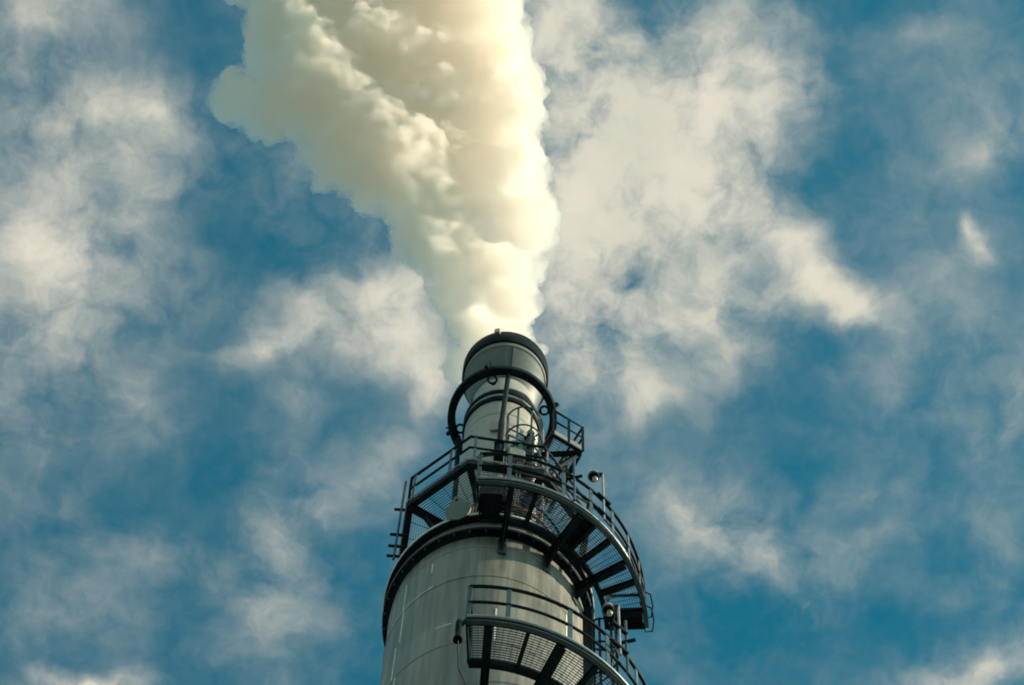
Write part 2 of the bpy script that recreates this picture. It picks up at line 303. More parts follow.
# name plate and terminal box on the pipe
b = MB(); b.box(cy(0.545, -8.0, 40.42), cy(0.085, 82, 0), cy(0.012, -8.0, 0), (0, 0, 0.17)); b.build('plate', M['conduit'], ch, bevel=0.004, label='blank grey plate on the flue pipe')
# capped inspection nozzle on the top flange
ax = (cy(1, -20, 0) * 0.93 + Vector((0, 0, -0.37))).normalized()
sx_ = Vector((0, 0, 1)).cross(ax).normalized(); ux = ax.cross(sx_).normalized()
c0 = cy(1.16, -20, 35.02); prof = []
b = MB(); n = 36
ring0 = [c0 + (sx_ * math.cos(2 * math.pi * i / n) + ux * math.sin(2 * math.pi * i / n)) * 0.135 - ax * 0.25 for i in range(n)]
ring1 = [v + ax * 0.39 for v in ring0]
b.add(ring0 + ring1, [(i, (i + 1) % n, n + (i + 1) % n, n + i) for i in range(n)] + [tuple(range(n)), tuple(range(n, 2 * n))]); b.smooth = True
hn = b.build('inspection_nozzle', M['soot'], ch)
b = MB(); out = []
for i in range(n):
    a = 2 * math.pi * i / n; q = Vector((math.cos(a) * 0.158, math.sin(a) * 0.158))
    if q.y > 0.02: w_ = max(0.0, 1 - abs(q.x) / 0.10); q.y += 0.10 * w_ ** 0.7
    out.append(q)
f0 = [c0 + ax * 0.142 + sx_ * q.x + ux * q.y for q in out]; f1 = [v + ax * 0.022 for v in f0]
b.add(f0 + f1, [(i, (i + 1) % n, n + (i + 1) % n, n + i) for i in range(n)] + [tuple(range(n)), tuple(range(n, 2 * n))])
cv = b.build('cover', M['lid'], hn)
p0 = c0 + ax * 0.166 + ux * 0.185
b = MB().tube([p0 - ax * 0.004, p0 + ax * 0.006], 0.016, 10); b.build('lug_hole', M['soot'], cv)

# ------------------------------------------------------------------ damper ring round the flue pipe
ZH = 42.44
dr = thing('damper_ring', (0, 0, ZH), 'thick black steel ring hung round the pale flue pipe below the chimney mouth', 'ring')
MB().lathe([(0.672, ZH - 0.06), (0.686, ZH - 0.068), (0.772, ZH - 0.068), (0.784, ZH - 0.056), (0.784, ZH + 0.056), (0.772, ZH + 0.068), (0.686, ZH + 0.068), (0.672, ZH + 0.06), (0.672, ZH - 0.06)]).build('ring', M['dark'], dr)
for t in (-17, 73, 163, 253):
    e = MB(); cc = cy(0.615, t, ZH - 0.03); rad = cy(1, t, 0); tan = cy(1, t + 90, 0)
    e.tube([cc + rad * math.cos(a * math.pi / 9) * 0.062 + tan * math.sin(a * math.pi / 9) * 0.062 for a in range(18)], 0.018, 8, closed=True); e.build('shackle', M['dark'], dr)
    e = MB(); e.bar(cy(0.53, t, ZH - 0.03), cy(0.575, t, ZH - 0.03), 0.05, 0.03); e.build('shackle_pad', M['dark'], dr)
    e = MB(); e.bar(cy(0.765, t - 2, ZH), cy(0.81, t - 3, ZH + 0.03), 0.05, 0.10); e.bar(cy(0.78, t + 1.5, ZH + 0.03), cy(0.83, t + 1.0, ZH + 0.12), 0.018, 0.018); e.build('lug', M['dark'], dr)
for t in (3.5, 123.5, 243.5):
    e = MB(); e.tube([cy(0.68, t, ZH - 0.05), cy(0.66, t - 4, 40.3)], 0.036, 12); so_ = e.build('strut', M['dark'], dr)
    e = MB(); e.tube([cy(0.66, t - 4, 40.32), cy(0.655, t - 5, 38.85)], 0.042, 12); e.build('damper_cylinder', M['dark'], so_)
    for z in (39.25, 38.9):
        e = MB(); e.bar(cy(0.535, t - 5, z), cy(0.71, t - 5, z), 0.13, 0.045); e.build('clamp', M['dark'], so_)

# ------------------------------------------------------------------ curved walkways
def rail_arc(parent, r, z, t0, t1, thetas, h=0.95, post_m='galv', ends=(True, True)):
    for i, t in enumerate(thetas):
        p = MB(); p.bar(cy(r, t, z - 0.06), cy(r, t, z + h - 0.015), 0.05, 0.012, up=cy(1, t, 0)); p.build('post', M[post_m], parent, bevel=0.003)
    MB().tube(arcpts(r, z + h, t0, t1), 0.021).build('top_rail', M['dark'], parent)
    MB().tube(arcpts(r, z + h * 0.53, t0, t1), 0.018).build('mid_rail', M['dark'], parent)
def grating_arc(r0, r1, z, t0, t1, sp=0.027, cs=0.06, hgt=0.022):
    g_ = MB(); r_ = r0 + sp / 2
    while r_ < r1 - 0.005:
        g_.arc(r_ - 0.0018, r_ + 0.0018, z - hgt, z, t0, t1, 2.5); r_ += sp
    ct = math.degrees(cs / ((r0 + r1) / 2)); t = t0 + ct / 2
    while t < t1:
        g_.bar(cy(r0, t, z - 0.006), cy(r1, t, z - 0.006), 0.004, 0.008); t += ct
    return g_
def walkway(label, r0, r1, z, t0, t1, posts, beams, brackets, plates, rail_dr=0.02):
    tm = (t0 + t1) / 2
    w = thing('curved_walkway', cy((r0 + r1) / 2, tm, z - 0.14), label, 'walkway', 'curved walkways bolted to the chimney')
    o = MB(); o.arc(r1 - 0.008, r1, z - 0.13, z + 0.10, t0, t1); o.build('toe_board', M['dark'], w)
    o = MB(); o.tube(arcpts(r1 + 0.012, z + 0.09, t0, t1), 0.017); o.build('toe_board_lip', M['galvl'], w)
    o = MB(); o.arc(r1, r1 + 0.05, z - 0.125, z - 0.11, t0, t1); o.arc(r1, r1 + 0.045, z - 0.03, z - 0.018, t0, t1); o.build('edge_channel', M['galv'], w)
    o = MB(); o.arc(r0 - 0.012, r0, z - 0.13, z + 0.02, t0, t1); o.arc(r0 - 0.05, r0 - 0.012, z - 0.13, z - 0.118, t0, t1); o.build('inner_channel', M['dark'], w)
    for t in (t0, t1):
        o = MB(); o.bar(cy(r0 - 0.01, t, z - 0.055), cy(r1 + 0.01, t, z - 0.055), 0.02, 0.16); o.build('end_channel', M['dark'], w)
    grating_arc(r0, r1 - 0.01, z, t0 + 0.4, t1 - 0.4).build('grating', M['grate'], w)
    for t, wd in beams:
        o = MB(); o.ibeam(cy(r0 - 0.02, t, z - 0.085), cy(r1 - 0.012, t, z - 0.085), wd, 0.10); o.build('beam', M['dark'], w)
    for t, wd in brackets:
        o = MB(); o.ibeam(cy(1.158, t, z - 0.11), cy(r1 - 0.012, t, z - 0.11), wd, 0.14)
        bo = o.build('bracket', M['dark'], w)
        o = MB(); q0, q1, q2, q3 = cy(1.16, t, z - 0.181), cy(1.52, t, z - 0.181), cy(1.52, t, z - 0.20), cy(1.16, t, z - 0.46); sd_ = cy(0.007, t + 90, 0)
        o.add([v - sd_ for v in (q0, q1, q2, q3)] + [v + sd_ for v in (q0, q1, q2, q3)], [(0, 1, 2, 3), (7, 6, 5, 4), (0, 4, 5, 1), (1, 5, 6, 2), (2, 6, 7, 3), (3, 7, 4, 0)]); o.build('gusset', M['dark'], bo)
        o = MB(); o.box(cy(1.164, t, z - 0.30), cy(0.05, t + 90, 0), cy(0.008, t, 0), (0, 0, 0.24)); o.build('foot_plate', M['galv'], bo)
    for ta, tb, ra, rb in plates:
        o = MB(); o.arc(ra, rb, z - 0.045, z - 0.036, ta, tb); o.build('floor_plate', M['dark'], w)
    rail_arc(w, r1 + rail_dr, z, t0, t1, posts)
    return w
wu = walkway('upper curved grating walkway, the longer one, round the chimney top flange under open sky', 1.42, 1.835, 34.34, -7.2, 83.5, [-7, 3.8, 24.5, 36.5, 48, 59, 70, 77, 83.2],
        [(14.5, 0.05), (39, 0.05), (47, 0.06), (65.5, 0.06), (77.5, 0.06)], [(5, 0.07), (32.5, 0.08), (57.5, 0.08)], [(-6.5, 2, 1.43, 1.70), (33.2, 38.5, 1.43, 1.82), (78.6, 83, 1.43, 1.82)])
wl = walkway('lower curved grating walkway in front of the grey shell, nearest the picture bottom', 1.53, 1.945, 29.72, -6.3, 82, [-6.1, 5.8, 25.6, 39.7, 54, 68, 81.7],
        [(12.3, 0.035), (35.5, 0.045), (46, 0.05), (70, 0.05)], [(0.2, 0.09), (23, 0.10), (58, 0.10)], [], rail_dr=0.0)
# returns of the rails at the walkway ends
for w, r0, r1, z, t in ((wu, 1.42, 1.855, 34.34, 83.5), (wl, 1.53, 1.945, 29.72, -6.3)):
    MB().tube([cy(r1, t, z + 0.95), cy(r0, t, z + 0.95)], 0.021).build('end_rail', M['dark'], w)
    MB().tube([cy(r1, t, z + 0.50), cy(r0, t, z + 0.50)], 0.018).build('end_rail', M['dark'], w)
    MB().bar(cy(r0, t, z - 0.05), cy(r0, t, z + 0.96), 0.04, 0.04).build('post', M['galv'], w)
for dz in (0.93, 0.48):
    MB().tube([cy(1.855, 82, 34.34 + dz), cy(1.93, 83, 34.32 + dz), cy(1.955, 86, 34.20 + dz), cy(1.94, 89, 34.10 + dz), cy(1.86, 89, 34.06 + dz), cy(1.80, 83.5, 34.1 + dz)], 0.010).build('guard_loop', M['dark'], wu)

# ------------------------------------------------------------------ octagonal platform
ZP = 37.0; RP = 1.235; VT = [-18 + 45 * k for k in range(8)]
op = thing('octagonal_platform', (0, 0, ZP - 0.12), 'eight sided grating platform round the flue pipe, a thin mast on its left edge', 'platform')
gm = MB()
for k in range(8):
    a, b = cy(1, VT[k], 0), cy(1, VT[(k + 1) % 8], 0); r_ = 0.64
    while r_ < RP - 0.02:
        A, B = a * r_, b * r_; d = (B - A).normalized() * 0.008
        gm.bar(A + d + Vector((0, 0, ZP - 0.014)), B - d + Vector((0, 0, ZP - 0.014)), 0.004, 0.024); r_ += 0.033
    for q in range(1, 4):
        u = q / 4; A = (a * (1 - u) + b * u)
        gm.bar(A * 0.63 + Vector((0, 0, ZP - 0.006)), A * (RP - 0.01) + Vector((0, 0, ZP - 0.006)), 0.006, 0.01)
gm.build('grating', M['grate'], op)
for k in range(8):
    A, B = cy(RP, VT[k], ZP), cy(RP, VT[(k + 1) % 8], ZP); z = Vector((0, 0, 1)); nrm = (A + B); nrm.z = 0; nrm.normalize()
    o = MB(); o.bar(A - z * 0.05, B - z * 0.05, 0.012, 0.15); o.bar(A - z * 0.12 - nrm * 0.035, B - z * 0.12 - nrm * 0.035, 0.075, 0.012); o.build('edge_channel', M['dark'], op)
    o = MB(); o.bar(A + z * 0.03 + nrm * 0.02, B + z * 0.03 + nrm * 0.02, 0.014, 0.012); o.build('toe_board_lip', M['galvl'], op)
    A2, B2 = cy(0.63, VT[k], ZP), cy(0.63, VT[(k + 1) % 8], ZP)
    o = MB(); o.bar(A2 - z * 0.03, B2 - z * 0.03, 0.012, 0.09); o.build('inner_channel', M['dark'], op)
    o = MB(); o.ibeam(cy(0.54, VT[k], ZP - 0.10), cy(RP - 0.02, VT[k], ZP - 0.10), 0.08, 0.13); bo = o.build('beam', M['dark'], op)
    o = MB(); o.bar(cy(0.535, VT[k], ZP - 0.95), cy(0.98, VT[k], ZP - 0.17), 0.05, 0.05); o.build('knee_brace', M['dark'], bo)
    o = MB(); C_ = (A * 0.32 + B * 0.68); o.bar(C_ - z * 0.05, C_ + z * 0.94, 0.045, 0.012, up=nrm); o.build('post', M['galv'], op)
    o = MB(); C_ = (A * 0.93 + B * 0.07); o.bar(C_ - z * 0.05, C_ + z * 0.94, 0.04, 0.012, up=nrm); o.build('post', M['galv'], op)
for zz, rr_, nm in ((0.95, 0.021, 'top_rail'), (0.52, 0.018, 'mid_rail')):
    MB().tube([cy(RP, t, ZP + zz) for t in VT], rr_, closed=True).build(nm, M['dark'], op)

# ------------------------------------------------------------------ small side platform
ZS = 40.0
u_ = Vector((0.886, 0.464, 0)); v_ = Vector((-0.464, 0.886, 0)); z = Vector((0, 0, 1)); A = Vector((0.69, -0.655, ZS))
def sp_(a, b, dz=0.0): return A + u_ * a + v_ * b + z * dz
SW, SD = 0.475, 0.85
sp = thing('side_platform', sp_(SW / 2, SD / 2, -0.1), 'small square grating platform high on the right of the flue pipe, beside the ladder cage', 'platform')
gm = MB(); q = 0.02
while q < SD: gm.bar(sp_(0.01, q, -0.014), sp_(SW - 0.01, q, -0.014), 0.004, 0.024); q += 0.032
for q in (0.08, 0.19, 0.30, 0.40): gm.bar(sp_(q, 0.01, -0.006), sp_(q, SD - 0.01, -0.006), 0.006, 0.01)
gm.build('grating', M['grate'], sp)
for a, b, nm, m_ in (((0, 0), (SW, 0), 'edge_channel', 'lid'), ((SW, 0), (SW, SD), 'edge_channel', 'dark'), ((0, 0), (0, SD * 0.62), 'edge_channel', 'dark'), ((0.16, SD), (SW, SD), 'edge_channel', 'dark')):
    o = MB(); o.bar(sp_(*a, 0.01), sp_(*b, 0.01), 0.014, 0.16); o.build(nm, M[m_], sp)
o = MB(); o.bar(sp_(0.0, 0.02, -0.09), sp_(SW, 0.02, -0.09), 0.05, 0.03); o.build('beam', M['dark'], sp)
o = MB(); o.ibeam(sp_(-0.14, 0.44, -0.13), sp_(SW - 0.03, 0.03, -0.13), 0.06, 0.08); o.build('beam', M['dark'], sp)
for bq in (0.06, 0.62):
    o = MB(); o.bar(sp_(SW - 0.02, bq, -0.08), sp_(0.02 + 0.2 * (bq > 0.3), bq + 0.30, -1.0), 0.05, 0.05); o.build('knee_brace', M['dark'], sp)
o = MB(); o.bar(sp_(SW - 0.02, 0.05, -0.10), sp_(SW - 0.02, SD, -0.55), 0.06, 0.06); o.bar(sp_(SW - 0.02, 0.40, -0.28), sp_(SW - 0.1, 0.62, -0.1), 0.035, 0.035); o.bar(sp_(SW - 0.02, 0.62, -0.42), sp_(SW - 0.02, 0.45, -0.08), 0.03, 0.03); o.build('side_truss', M['dark'], sp)
for a in ((0.01, 0), (SW * 0.53, 0), (SW, 0), (SW, SD / 2), (SW, SD)):
    o = MB(); o.bar(sp_(*a, -0.06), sp_(*a, 0.94), 0.035, 0.035); o.build('post', M['dark'], sp)
for dz, rr_, nm in ((0.95, 0.02, 'top_rail'), (0.50, 0.018, 'mid_rail')):
    MB().tube([sp_(0, 0, dz), sp_(SW, 0, dz), sp_(SW, SD, dz)], rr_).build(nm, M['dark'], sp)
MB().tube([sp_(0.02, 0.05, 0.18), sp_(0.12, 0.04, 0.24), sp_(0.22, 0.05, 0.14), sp_(0.32, 0.03, 0.20), sp_(0.44, 0.05, 0.16)], 0.02).build('cable', M['rust'], sp)

# ------------------------------------------------------------------ ladders
def ladder(name, label, t, rr, z0, z1, cage=None, w=0.38, m_='galv', rs=0.28, cage_r=0.33, cage_d=0.32):
    c = cy(rr, t, 0); tan = cy(1, t + 90, 0); rad = cy(1, t, 0); Z = lambda v: Vector((0, 0, v))
    l = thing(name, c + Z(z0), label, 'ladder', 'ladders fixed to the chimney')
    for s_ in (-1, 1):
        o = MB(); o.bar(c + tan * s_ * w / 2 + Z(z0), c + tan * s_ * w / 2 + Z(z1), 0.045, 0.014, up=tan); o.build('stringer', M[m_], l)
    q = z0 + 0.15
    while q < z1 - 0.02:
        o = MB(); o.tube([c - tan * w / 2 + Z(q), c + tan * w / 2 + Z(q)], 0.011, 6); o.build('rung', M[m_], l); q += rs
    if cage:
        for zc_ in cage:
            pts = [c + tan * (w / 2 - 0.0)] + [c + rad * cage_d + (tan * math.cos(R(a)) + rad * math.sin(R(a))) * cage_r for a in range(0, 181, 15)] + [c - tan * (w / 2)]
            o = MB(); o.tube([p + Z(zc_) for p in pts], 0.013, 6); o.build('cage_hoop', M[m_], l)
        for a in (0, 45, 90, 135, 180):
            p = c + rad * cage_d + (tan * math.cos(R(a)) + rad * math.sin(R(a))) * (cage_r - 0.012)
            o = MB(); o.bar(p + Z(cage[0]), p + Z(cage[-1]), 0.03, 0.006); o.build('cage_strip', M[m_], l)
    for zb in (z0 + 0.5, z1 - 0.4):
        o = MB()
        for s_ in (-1, 1):
            e = c + tan * s_ * (w / 2 - 0.03); n_ = e.normalized(); rt = (0.53 if z0 > 36 else 1.15)
            o.bar(e + Z(zb), n_ * rt + Z(zb), 0.03, 0.02)
        o.build('standoff', M[m_], l)
    return l
ladder('caged_ladder', 'short caged ladder up the sunny side of the pale flue pipe', 23, 0.64, 37.05, 40.15, cage=(38.5, 39.3, 40.08), cage_r=0.25, cage_d=0.12)
ladder('caged_ladder', 'dark caged ladder on the shell right side between the two curved walkways', 84, 1.21, 29.8, 34.3, cage=(31.6, 32.5, 33.4, 34.1), m_='dark', cage_r=0.2, cage_d=0.1, w=0.32)

# ------------------------------------------------------------------ floodlights, masts, and the small things
def floodlight(label, r, t, z0, z1, turn, sc=1.0):
    loc = cy(r, t, z0)
    f = thing('floodlight', loc, label, 'floodlight', 'round floodlights on poles at the walkway railings', rz=R(turn))
    H_ = z1 - z0
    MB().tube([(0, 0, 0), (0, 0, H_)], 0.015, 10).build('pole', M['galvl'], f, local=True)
    for zz in (0.18, 0.72):
        o = MB(); o.bar((-0.08, -0.06, zz), (0.09, 0.05, zz), 0.04, 0.05); o.build('clamp', M['dark'], f, local=True)
    o = MB(); o.bar((0.0, 0, H_ - 0.03), (-0.10, 0, H_ - 0.06), 0.04, 0.04); o.bar((-0.01, 0, H_ - 0.02), (-0.06, 0, H_ - 0.10), 0.015, 0.08); o.build('arm', M['dark'], f, local=True)
    cx_ = Vector((-0.115, -0.02, H_ - 0.20)); k = sc
    hd = MB().lathe([(0.0, 0.15 * k), (0.05 * k, 0.145 * k), (0.085 * k, 0.10 * k), (0.098 * k, 0.03 * k), (0.10 * k, -0.03 * k), (0.096 * k, -0.045 * k), (0.088 * k, -0.045 * k)], 28, cx_).build('lamp_head', M['galvl'], f, local=True)
    MB().lathe([(0.097 * k, -0.048 * k), (0.108 * k, -0.048 * k), (0.108 * k, -0.03 * k), (0.1 * k, -0.025 * k)], 28, cx_).build('bezel', M['galv'], hd, local=True)
    MB().lathe([(0.0, -0.13 * k), (0.02 * k, -0.127 * k), (0.04 * k, -0.11 * k), (0.05 * k, -0.08 * k), (0.05 * k, -0.03 * k)], 24, cx_ + Vector((0.02, 0.02, 0))).build('lens', M['glass'], hd, local=True)
    MB().lathe([(0.0, -0.012 * k), (0.05 * k, -0.015 * k), (0.09 * k, -0.04 * k)], 24, cx_).build('reflector', M['soot'], hd, local=True)
    return f
floodlight('round floodlight on a pole at the upper walkway railing, against open sky', 1.90, 41.5, 34.45, 36.10, 8, 0.68)
floodlight('round floodlight on a pole at the lower walkway railing, beside the dark ladder', 2.01, 43.2, 30.25, 31.62, 5, 0.66)
def mast(label, p0, p1, ticks):
    f = thing('mast', p0, label, 'mast', 'thin masts clamped to the railings')
    MB().tube([p0, p1], 0.016, 8).build('pole', M['galv'], f)
    for q in ticks:
        c = Vector(p0).lerp(Vector(p1), q); tn = Vector((0.95, -0.3, 0)) if len(ticks) < 3 else Vector((1, 0, 0))
        o = MB(); o.bar(c - tn * 0.09, c + tn * 0.10, 0.03, 0.035); o.build('clamp', M['dark'], f)
mast('thin bare mast clamped to the upper walkway railing, left of its floodlight', cy(1.88, 28.5, 34.4), cy(1.88, 28.5, 35.88), (0.55,))
mast('thin bare mast clamped to the lower walkway railing, just right of its floodlight', cy(2.02, 46.0, 29.9), cy(2.02, 46.0, 31.35), (0.6,))
mast('thin dark mast with cross clamps on the left edge of the octagonal platform', cy(1.235, -75, 35.6), cy(1.235, -75, 38.5), (0.04, 0.16, 0.30, 0.62))
# pole bottom fitting of the left mast
sr = thing('siren', cy(1.96, -8.4, 29.05), 'dark siren horn hung at the left end of the lower walkway', 'siren')
p = cy(1.96, -8.4, 29.05)
MB().lathe([(0.02, 0.62), (0.03, 0.61), (0.036, 0.56), (0.036, 0.36), (0.028, 0.33), (0.0, 0.33)], 18, p).build('body', M['soot'], sr)
o = MB(); o.bar(p + Vector((0, 0, 0.45)), cy(1.95, -6.4, 29.72), 0.03, 0.03); o.build('bracket', M['dark'], sr)
MB().lathe([(0.03, 0.33), (0.035, 0.2), (0.05, 0.12), (0.044, 0.115), (0.025, 0.3)], 18, p).build('horn', M['soot'], sr)
MB().tube([p + Vector((0, 0, 0.2)), p + Vector((0.01, 0.02, -0.1)), p + Vector((0.03, 0.1, -0.35)), cy(1.5, -5, 28.9)], 0.008, 6).build('cable', M['cable'], sr)
# switch cabinet on the upper walkway
cb = thing('switch_cabinet', cy(1.56, -1.5, 34.345), 'dark switch cabinet at the left end of the upper curved walkway', 'cabinet')
o = MB(); o.box(cy(1.55, -1.5, 34.345 + 0.33), cy(0.16, 88.5, 0), cy(0.10, -1.5, 0), (0, 0, 0.32)); o.build('body', M['soot'], cb, bevel=0.01)
o = MB(); o.box(cy(1.657, -1.5, 34.345 + 0.33), cy(0.145, 88.5, 0), cy(0.006, -1.5, 0), (0, 0, 0.30)); do = o.build('door', M['dark'], cb, bevel=0.004)
o = MB(); o.bar(cy(1.67, 2.6, 34.62), cy(1.67, 2.6, 34.76), 0.02, 0.02); o.build('handle', M['galv'], do)
# cable conduit curling round the collar and down the pipe
cn = thing('cable_conduit', cy(0.6, 70, 37.1), 'pale cable conduit curling round the collar and down the flue pipe', 'conduit')
pts = [cy(0.60, t, 41.98 - 0.012 * max(0, t - 30)) for t in range(6, 76, 5)] + [cy(0.60, 77, 41.2), cy(0.60, 78, 40.6), cy(0.60, 78, 39.5), cy(0.62, 76, 38.4), cy(0.60, 72, 37.05)]
MB().tube(pts, 0.017, 8).build('pipe', M['conduit'], cn)
MB().tube([cy(0.60, 78, 39.6), cy(0.66, 76, 39.75), cy(0.76, 70, 39.6), cy(0.80, 66, 39.2), cy(0.78, 64, 38.6)], 0.016, 8).build('loop', M['conduit'], cn)
MB().tube([cy(0.60, 78, 39.4), cy(0.68, 70, 39.5), cy(0.72, 64, 39.2), cy(0.72, 60, 38.4)], 0.014, 8).build('loop', M['conduit'], cn)
cx2 = thing('cable_duct', cy(0.70, 40, 37.05), 'dark upright cable duct beside the ladder on the flue pipe', 'duct')
o = MB(); o.bar(cy(0.60, 42, 37.05), cy(0.60, 42, 40.55), 0.09, 0.07, up=cy(1, 42, 0)); o.build('duct', M['galv'], cx2, bevel=0.006)
for zz in (37.9, 39.2, 40.3):
    o = MB(); o.bar(cy(0.53, 42, zz), cy(0.64, 42, zz), 0.13, 0.03); o.build('clamp', M['dark'], cx2)

# dark cable tray down the shell beside the long ladder, boxes and pipe runs under the octagonal platform
ct = thing('cable_tray', cy(1.24, 74, 29.8), 'dark upright cable tray on the shell right side, behind the long ladder', 'cable tray')
o = MB(); o.bar(cy(1.17, 76, 29.75), cy(1.17, 76, 34.3), 0.20, 0.012, up=cy(1, 76, 0)); o.build('back_plate', M['soot'], ct)
for s_ in (71.5, 80.5):
    o = MB(); o.bar(cy(1.21, s_, 29.75), cy(1.21, s_, 34.3), 0.012, 0.10, up=cy(1, 76, 0)); o.build('side_rail', M['dark'], ct)
for i, s_ in enumerate((73.5, 75.5, 77.5, 79)):
    MB().tube([cy(1.195 + 0.008 * math.sin(q * 1.3 + i), s_ + 0.4 * math.sin(q * 0.7 + i), 29.75 + q * 0.35) for q in range(14)], 0.016, 6).build('cable', M['cable'], ct)
def jbox(label, r, t, z, w, h, m_):
    j = thing('junction_box', cy(r, t, z), label, 'junction box')
    o = MB(); o.box(cy(r, t, z + h / 2), cy(w / 2, t + 90, 0), cy(0.06, t, 0), (0, 0, h / 2)); o.build('body', M[m_], j, bevel=0.008)
    o = MB(); o.box(cy(r + 0.066, t, z + h / 2), cy(w / 2 - 0.015, t + 90, 0), cy(0.005, t, 0), (0, 0, h / 2 - 0.015)); o.build('lid', M[m_], j, bevel=0.003)
    for q in (-0.25, 0.1, 0.3):
        c = cy(r, t, z) + cy(w * q, t + 90, 0)
        MB().tube([c + Vector((0, 0, 0.01)), c + Vector((0, 0, -0.12)), c * 0.97 + Vector((0, 0, -0.4)), Vector((c.x * 0.85, c.y * 0.85, z - 0.62))], 0.009, 6).build('cable', M['cable'], j)
jbox('small grey junction box fixed inside the octagonal platform railing, near its front', 1.15, 10, 37.25, 0.22, 0.28, 'lid')
jbox('dark junction box on the flue pipe below the octagonal platform', 0.62, 12, 35.9, 0.30, 0.36, 'dark')
pr = thing('pipe_run', cy(0.75, 20, 35.2), 'bundle of thin pipes bending round the flue pipe below the octagonal platform', 'pipes')
for i in range(4):
    r_ = 0.72 + 0.07 * i
    MB().tube([cy(r_, -30 + 4 * i, 35.3)] + [cy(r_, t, 36.1 + 0.14 * i) for t in range(-26 + 4 * i, 62, 6)] + [cy(r_ + 0.05, 66, 36.0), cy(r_ + 0.1, 68, 35.2)], 0.016 if i % 2 else 0.024, 8).build('pipe', M['conduit' if i in (1,) else ('rust' if i == 2 else 'dark')], pr)

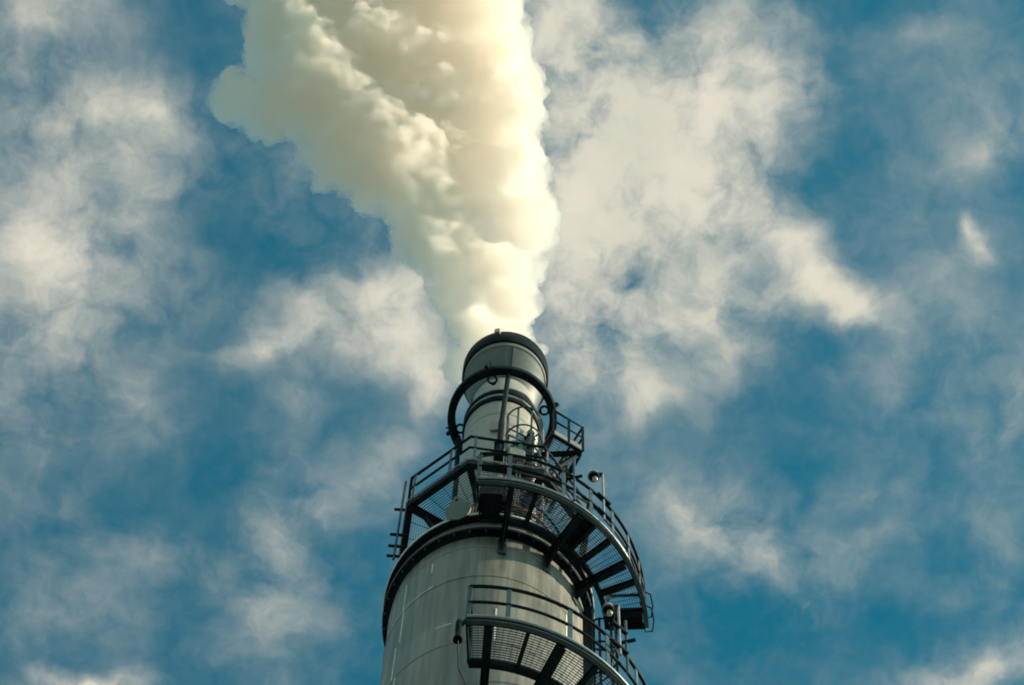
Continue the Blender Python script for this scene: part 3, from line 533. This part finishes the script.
def cable(label, pts, r_=0.012):
    c_ = MB().tube(pts, r_, 6).build('cable', M['cable']); c_['label'] = label; c_['category'] = 'cable'
cable('black cable sagging along the railing of the upper curved walkway', [cy(1.83, t, 34.34 + 0.50 - 0.07 * abs(math.sin(math.radians(t * 9)))) for t in range(4, 80, 2)] + [cy(1.80, 80, 34.5), cy(1.76, 80, 34.36)])
cable('black cable looped loosely inside the octagonal platform railing', [cy(1.12, t, 37.48 - 0.09 * abs(math.sin(math.radians(t * 5)))) for t in range(-15, 62, 3)] + [cy(0.9, 64, 37.1)])
cable('black cable dropping from the floodlight on the lower walkway', [cy(1.98, 42.8, 31.45), cy(1.95, 42.6, 31.2), cy(1.97, 42.9, 30.8), cy(1.95, 42.5, 30.4), cy(1.9, 42, 29.8), cy(1.6, 40, 29.76)], 0.009)
PUFFS= [(-0.08, -0.15, 45.65, 0.52), (0.0, -0.41, 46.28, 0.51), (-0.02, -0.66, 46.6, 0.6), (0.05, -0.93, 46.97, 0.6), (-0.01, -1.09, 47.62, 0.63), (-0.06, -1.47, 48.3, 0.69), (-0.17, -1.76, 48.81, 0.73), (-0.14, -1.89, 49.34, 0.74), (-0.27, -2.18, 49.93, 0.73), (-0.26, -2.65, 50.41, 0.72), (-0.32, -2.89, 50.94, 0.8), (-0.58, -3.16, 51.67, 0.79), (-0.73, -3.35, 52.28, 0.86), (-0.84, -3.71, 52.5, 0.87), (-1.02, -3.99, 53.33, 0.93), (-1.18, -4.52, 54.39, 1.02), (-1.44, -4.91, 55.52, 1.11), (-1.57, -5.31, 55.61, 1.13), (-0.42, -0.34, 45.37, 0.53), (-0.52, -0.6, 46.03, 0.55), (-0.61, -0.68, 46.51, 0.57), (-0.89, -1.1, 46.76, 0.61), (-1.09, -1.3, 47.12, 0.65), (-1.37, -1.37, 47.72, 0.66), (-1.48, -1.69, 48.1, 0.71), (-1.83, -1.84, 48.4, 0.74), (-2.08, -2.03, 48.81, 0.75), (-2.56, -2.32, 49.25, 0.86), (-2.83, -2.61, 49.87, 0.85), (-3.49, -3.07, 50.39, 0.95), (-3.85, -3.65, 51.87, 1.05), (-4.1, -4.38, 53.06, 1.07), (-4.34, -4.8, 54.25, 1.23), (-0.76, -1.19, 47.39, 0.6), (-0.96, -1.36, 47.75, 0.65), (-1.06, -1.62, 48.48, 0.74), (-1.3, -1.86, 48.64, 0.82), (-1.5, -2.17, 49.19, 0.89), (-1.66, -2.48, 50.12, 1.01), (-1.72, -2.84, 51.05, 0.99), (-1.89, -3.2, 51.37, 1.01), (-2.19, -3.6, 52.74, 1.14), (-2.46, -4.05, 53.43, 1.17), (-2.39, -4.62, 54.19, 1.19), (-2.51, -3.32, 51.34, 0.88), (-2.11, -2.7, 50.19, 0.76), (-2.74, -4.0, 52.7, 1.0), (-1.72, -2.2, 49.3, 0.59), (-3.01, -4.85, 54.4, 1.18), (-2.44, -1.7, 48.3, 0.48), (-2.6, -1.58, 48.06, 0.32), (-2.31, -1.6, 48.11, 0.32), (-3.04, -1.89, 48.69, 0.42), (-3.42, -2.15, 49.19, 0.46), (-3.87, -2.4, 49.71, 0.49), (-4.32, -2.69, 50.09, 0.53), (-4.67, -2.79, 50.29, 0.43), (-4.88, -2.81, 50.32, 0.33), (-5.01, -2.74, 50.18, 0.2), (-4.77, -2.6, 49.9, 0.2), (-4.47, -3.34, 51.38, 0.48), (-4.63, -3.71, 52.12, 0.41), (-4.79, -3.96, 52.61, 0.38), (-4.96, -4.21, 53.12, 0.46), (-1.67, -1.31, 47.71, 0.38), (-1.34, -1.0, 47.1, 0.35), (-1.88, -1.52, 47.93, 0.38), (0.31, -1.58, 47.86, 0.21), (0.37, -2.22, 49.14, 0.23), (0.19, -2.97, 50.64, 0.3), (0.01, -3.38, 51.45, 0.27), (-0.27, -3.87, 52.45, 0.24), (0.37, -1.12, 47.13, 0.16), (0.37, -0.67, 46.04, 0.15), (0.36, -1.87, 48.84, 0.23), (0.29, -2.32, 49.75, 0.25), (0.33, -2.07, 49.25, 0.23), (0.25, -2.62, 50.33, 0.23), (-0.45, -4.19, 53.07, 0.28), (-0.67, -0.08, 45.4, 0.46), (-0.79, -0.12, 45.6, 0.38), (-0.61, 0.05, 45.1, 0.38), (-0.61, -0.26, 45.7, 0.49), (-0.73, -0.0, 45.2, 0.33)]

# ------------------------------------------------------------------ steam plume
bm = bmesh.new()
for (x, y, z, r) in PUFFS:
    bmesh.ops.create_icosphere(bm, subdivisions=3, radius=r, matrix=Matrix.Translation((x, y, z)))
bmesh.ops.create_icosphere(bm, subdivisions=3, radius=0.52, matrix=Matrix.Translation((0, 0, 44.75)))
bmesh.ops.create_icosphere(bm, subdivisions=3, radius=0.54, matrix=Matrix.Translation((0, 0, 45.4)))
me = bpy.data.meshes.new('smoke_plume'); bm.to_mesh(me); bm.free()
pl = bpy.data.objects.new('smoke_plume', me); COL.objects.link(pl)
pl['label'] = 'cream white steam plume billowing up and left from the chimney mouth'; pl['category'] = 'smoke'
rm = pl.modifiers.new('merge', 'REMESH'); rm.mode = 'VOXEL'; rm.voxel_size = 0.11
sm_ = pl.modifiers.new('soften', 'SMOOTH'); sm_.factor = 0.6; sm_.iterations = 12
r2 = pl.modifiers.new('refine', 'REMESH'); r2.mode = 'VOXEL'; r2.voxel_size = 0.05
s2 = pl.modifiers.new('soften_fine', 'SMOOTH'); s2.factor = 0.5; s2.iterations = 8
def dtex(name, kind, size, strength, mid=0.5):
    t = bpy.data.textures.new(name, kind); t.noise_scale = size
    if kind == 'CLOUDS': t.noise_depth = 4; t.noise_basis = 'IMPROVED_PERLIN'
    d = pl.modifiers.new(name, 'DISPLACE'); d.texture = t; d.texture_coords = 'LOCAL'; d.strength = strength; d.mid_level = mid
    return t
dtex('drift', 'CLOUDS', 1.05, 1.35, 0.56)
dtex('roll', 'CLOUDS', 0.42, 0.50)
dtex('billow_small', 'VORONOI', 0.26, -0.08, 0.4)
r3 = pl.modifiers.new('clean', 'REMESH'); r3.mode = 'VOXEL'; r3.voxel_size = 0.045
dtex('fray', 'CLOUDS', 0.18, 0.30, 0.46)
pm = bpy.data.materials.new('steam'); pm.use_nodes = True; t = pm.node_tree; t.nodes.clear()
out = t.nodes.new('ShaderNodeOutputMaterial'); pv = t.nodes.new('ShaderNodeVolumePrincipled')
pv.inputs['Color'].default_value = (0.987, 0.965, 0.938, 1); pv.inputs['Anisotropy'].default_value = 0.72
co = t.nodes.new('ShaderNodeTexCoord'); n = t.nodes.new('ShaderNodeTexNoise'); t.links.new(co.outputs['Object'], n.inputs['Vector'])
n.inputs['Scale'].default_value = 1.9; n.inputs['Detail'].default_value = 8; n.inputs['Roughness'].default_value = 0.6; n.inputs['Distortion'].default_value = 0.3
r = t.nodes.new('ShaderNodeMapRange'); r.interpolation_type = 'SMOOTHSTEP'
r.inputs['From Min'].default_value = 0.41; r.inputs['From Max'].default_value = 0.60; r.inputs['To Min'].default_value = 1.6; r.inputs['To Max'].default_value = 8.0
t.links.new(n.outputs['Fac'], r.inputs['Value']); t.links.new(r.outputs[0], pv.inputs['Density'])
t.links.new(pv.outputs[0], out.inputs['Volume'])
me.materials.append(pm); pm.cycles.volume_step_rate = 0.08
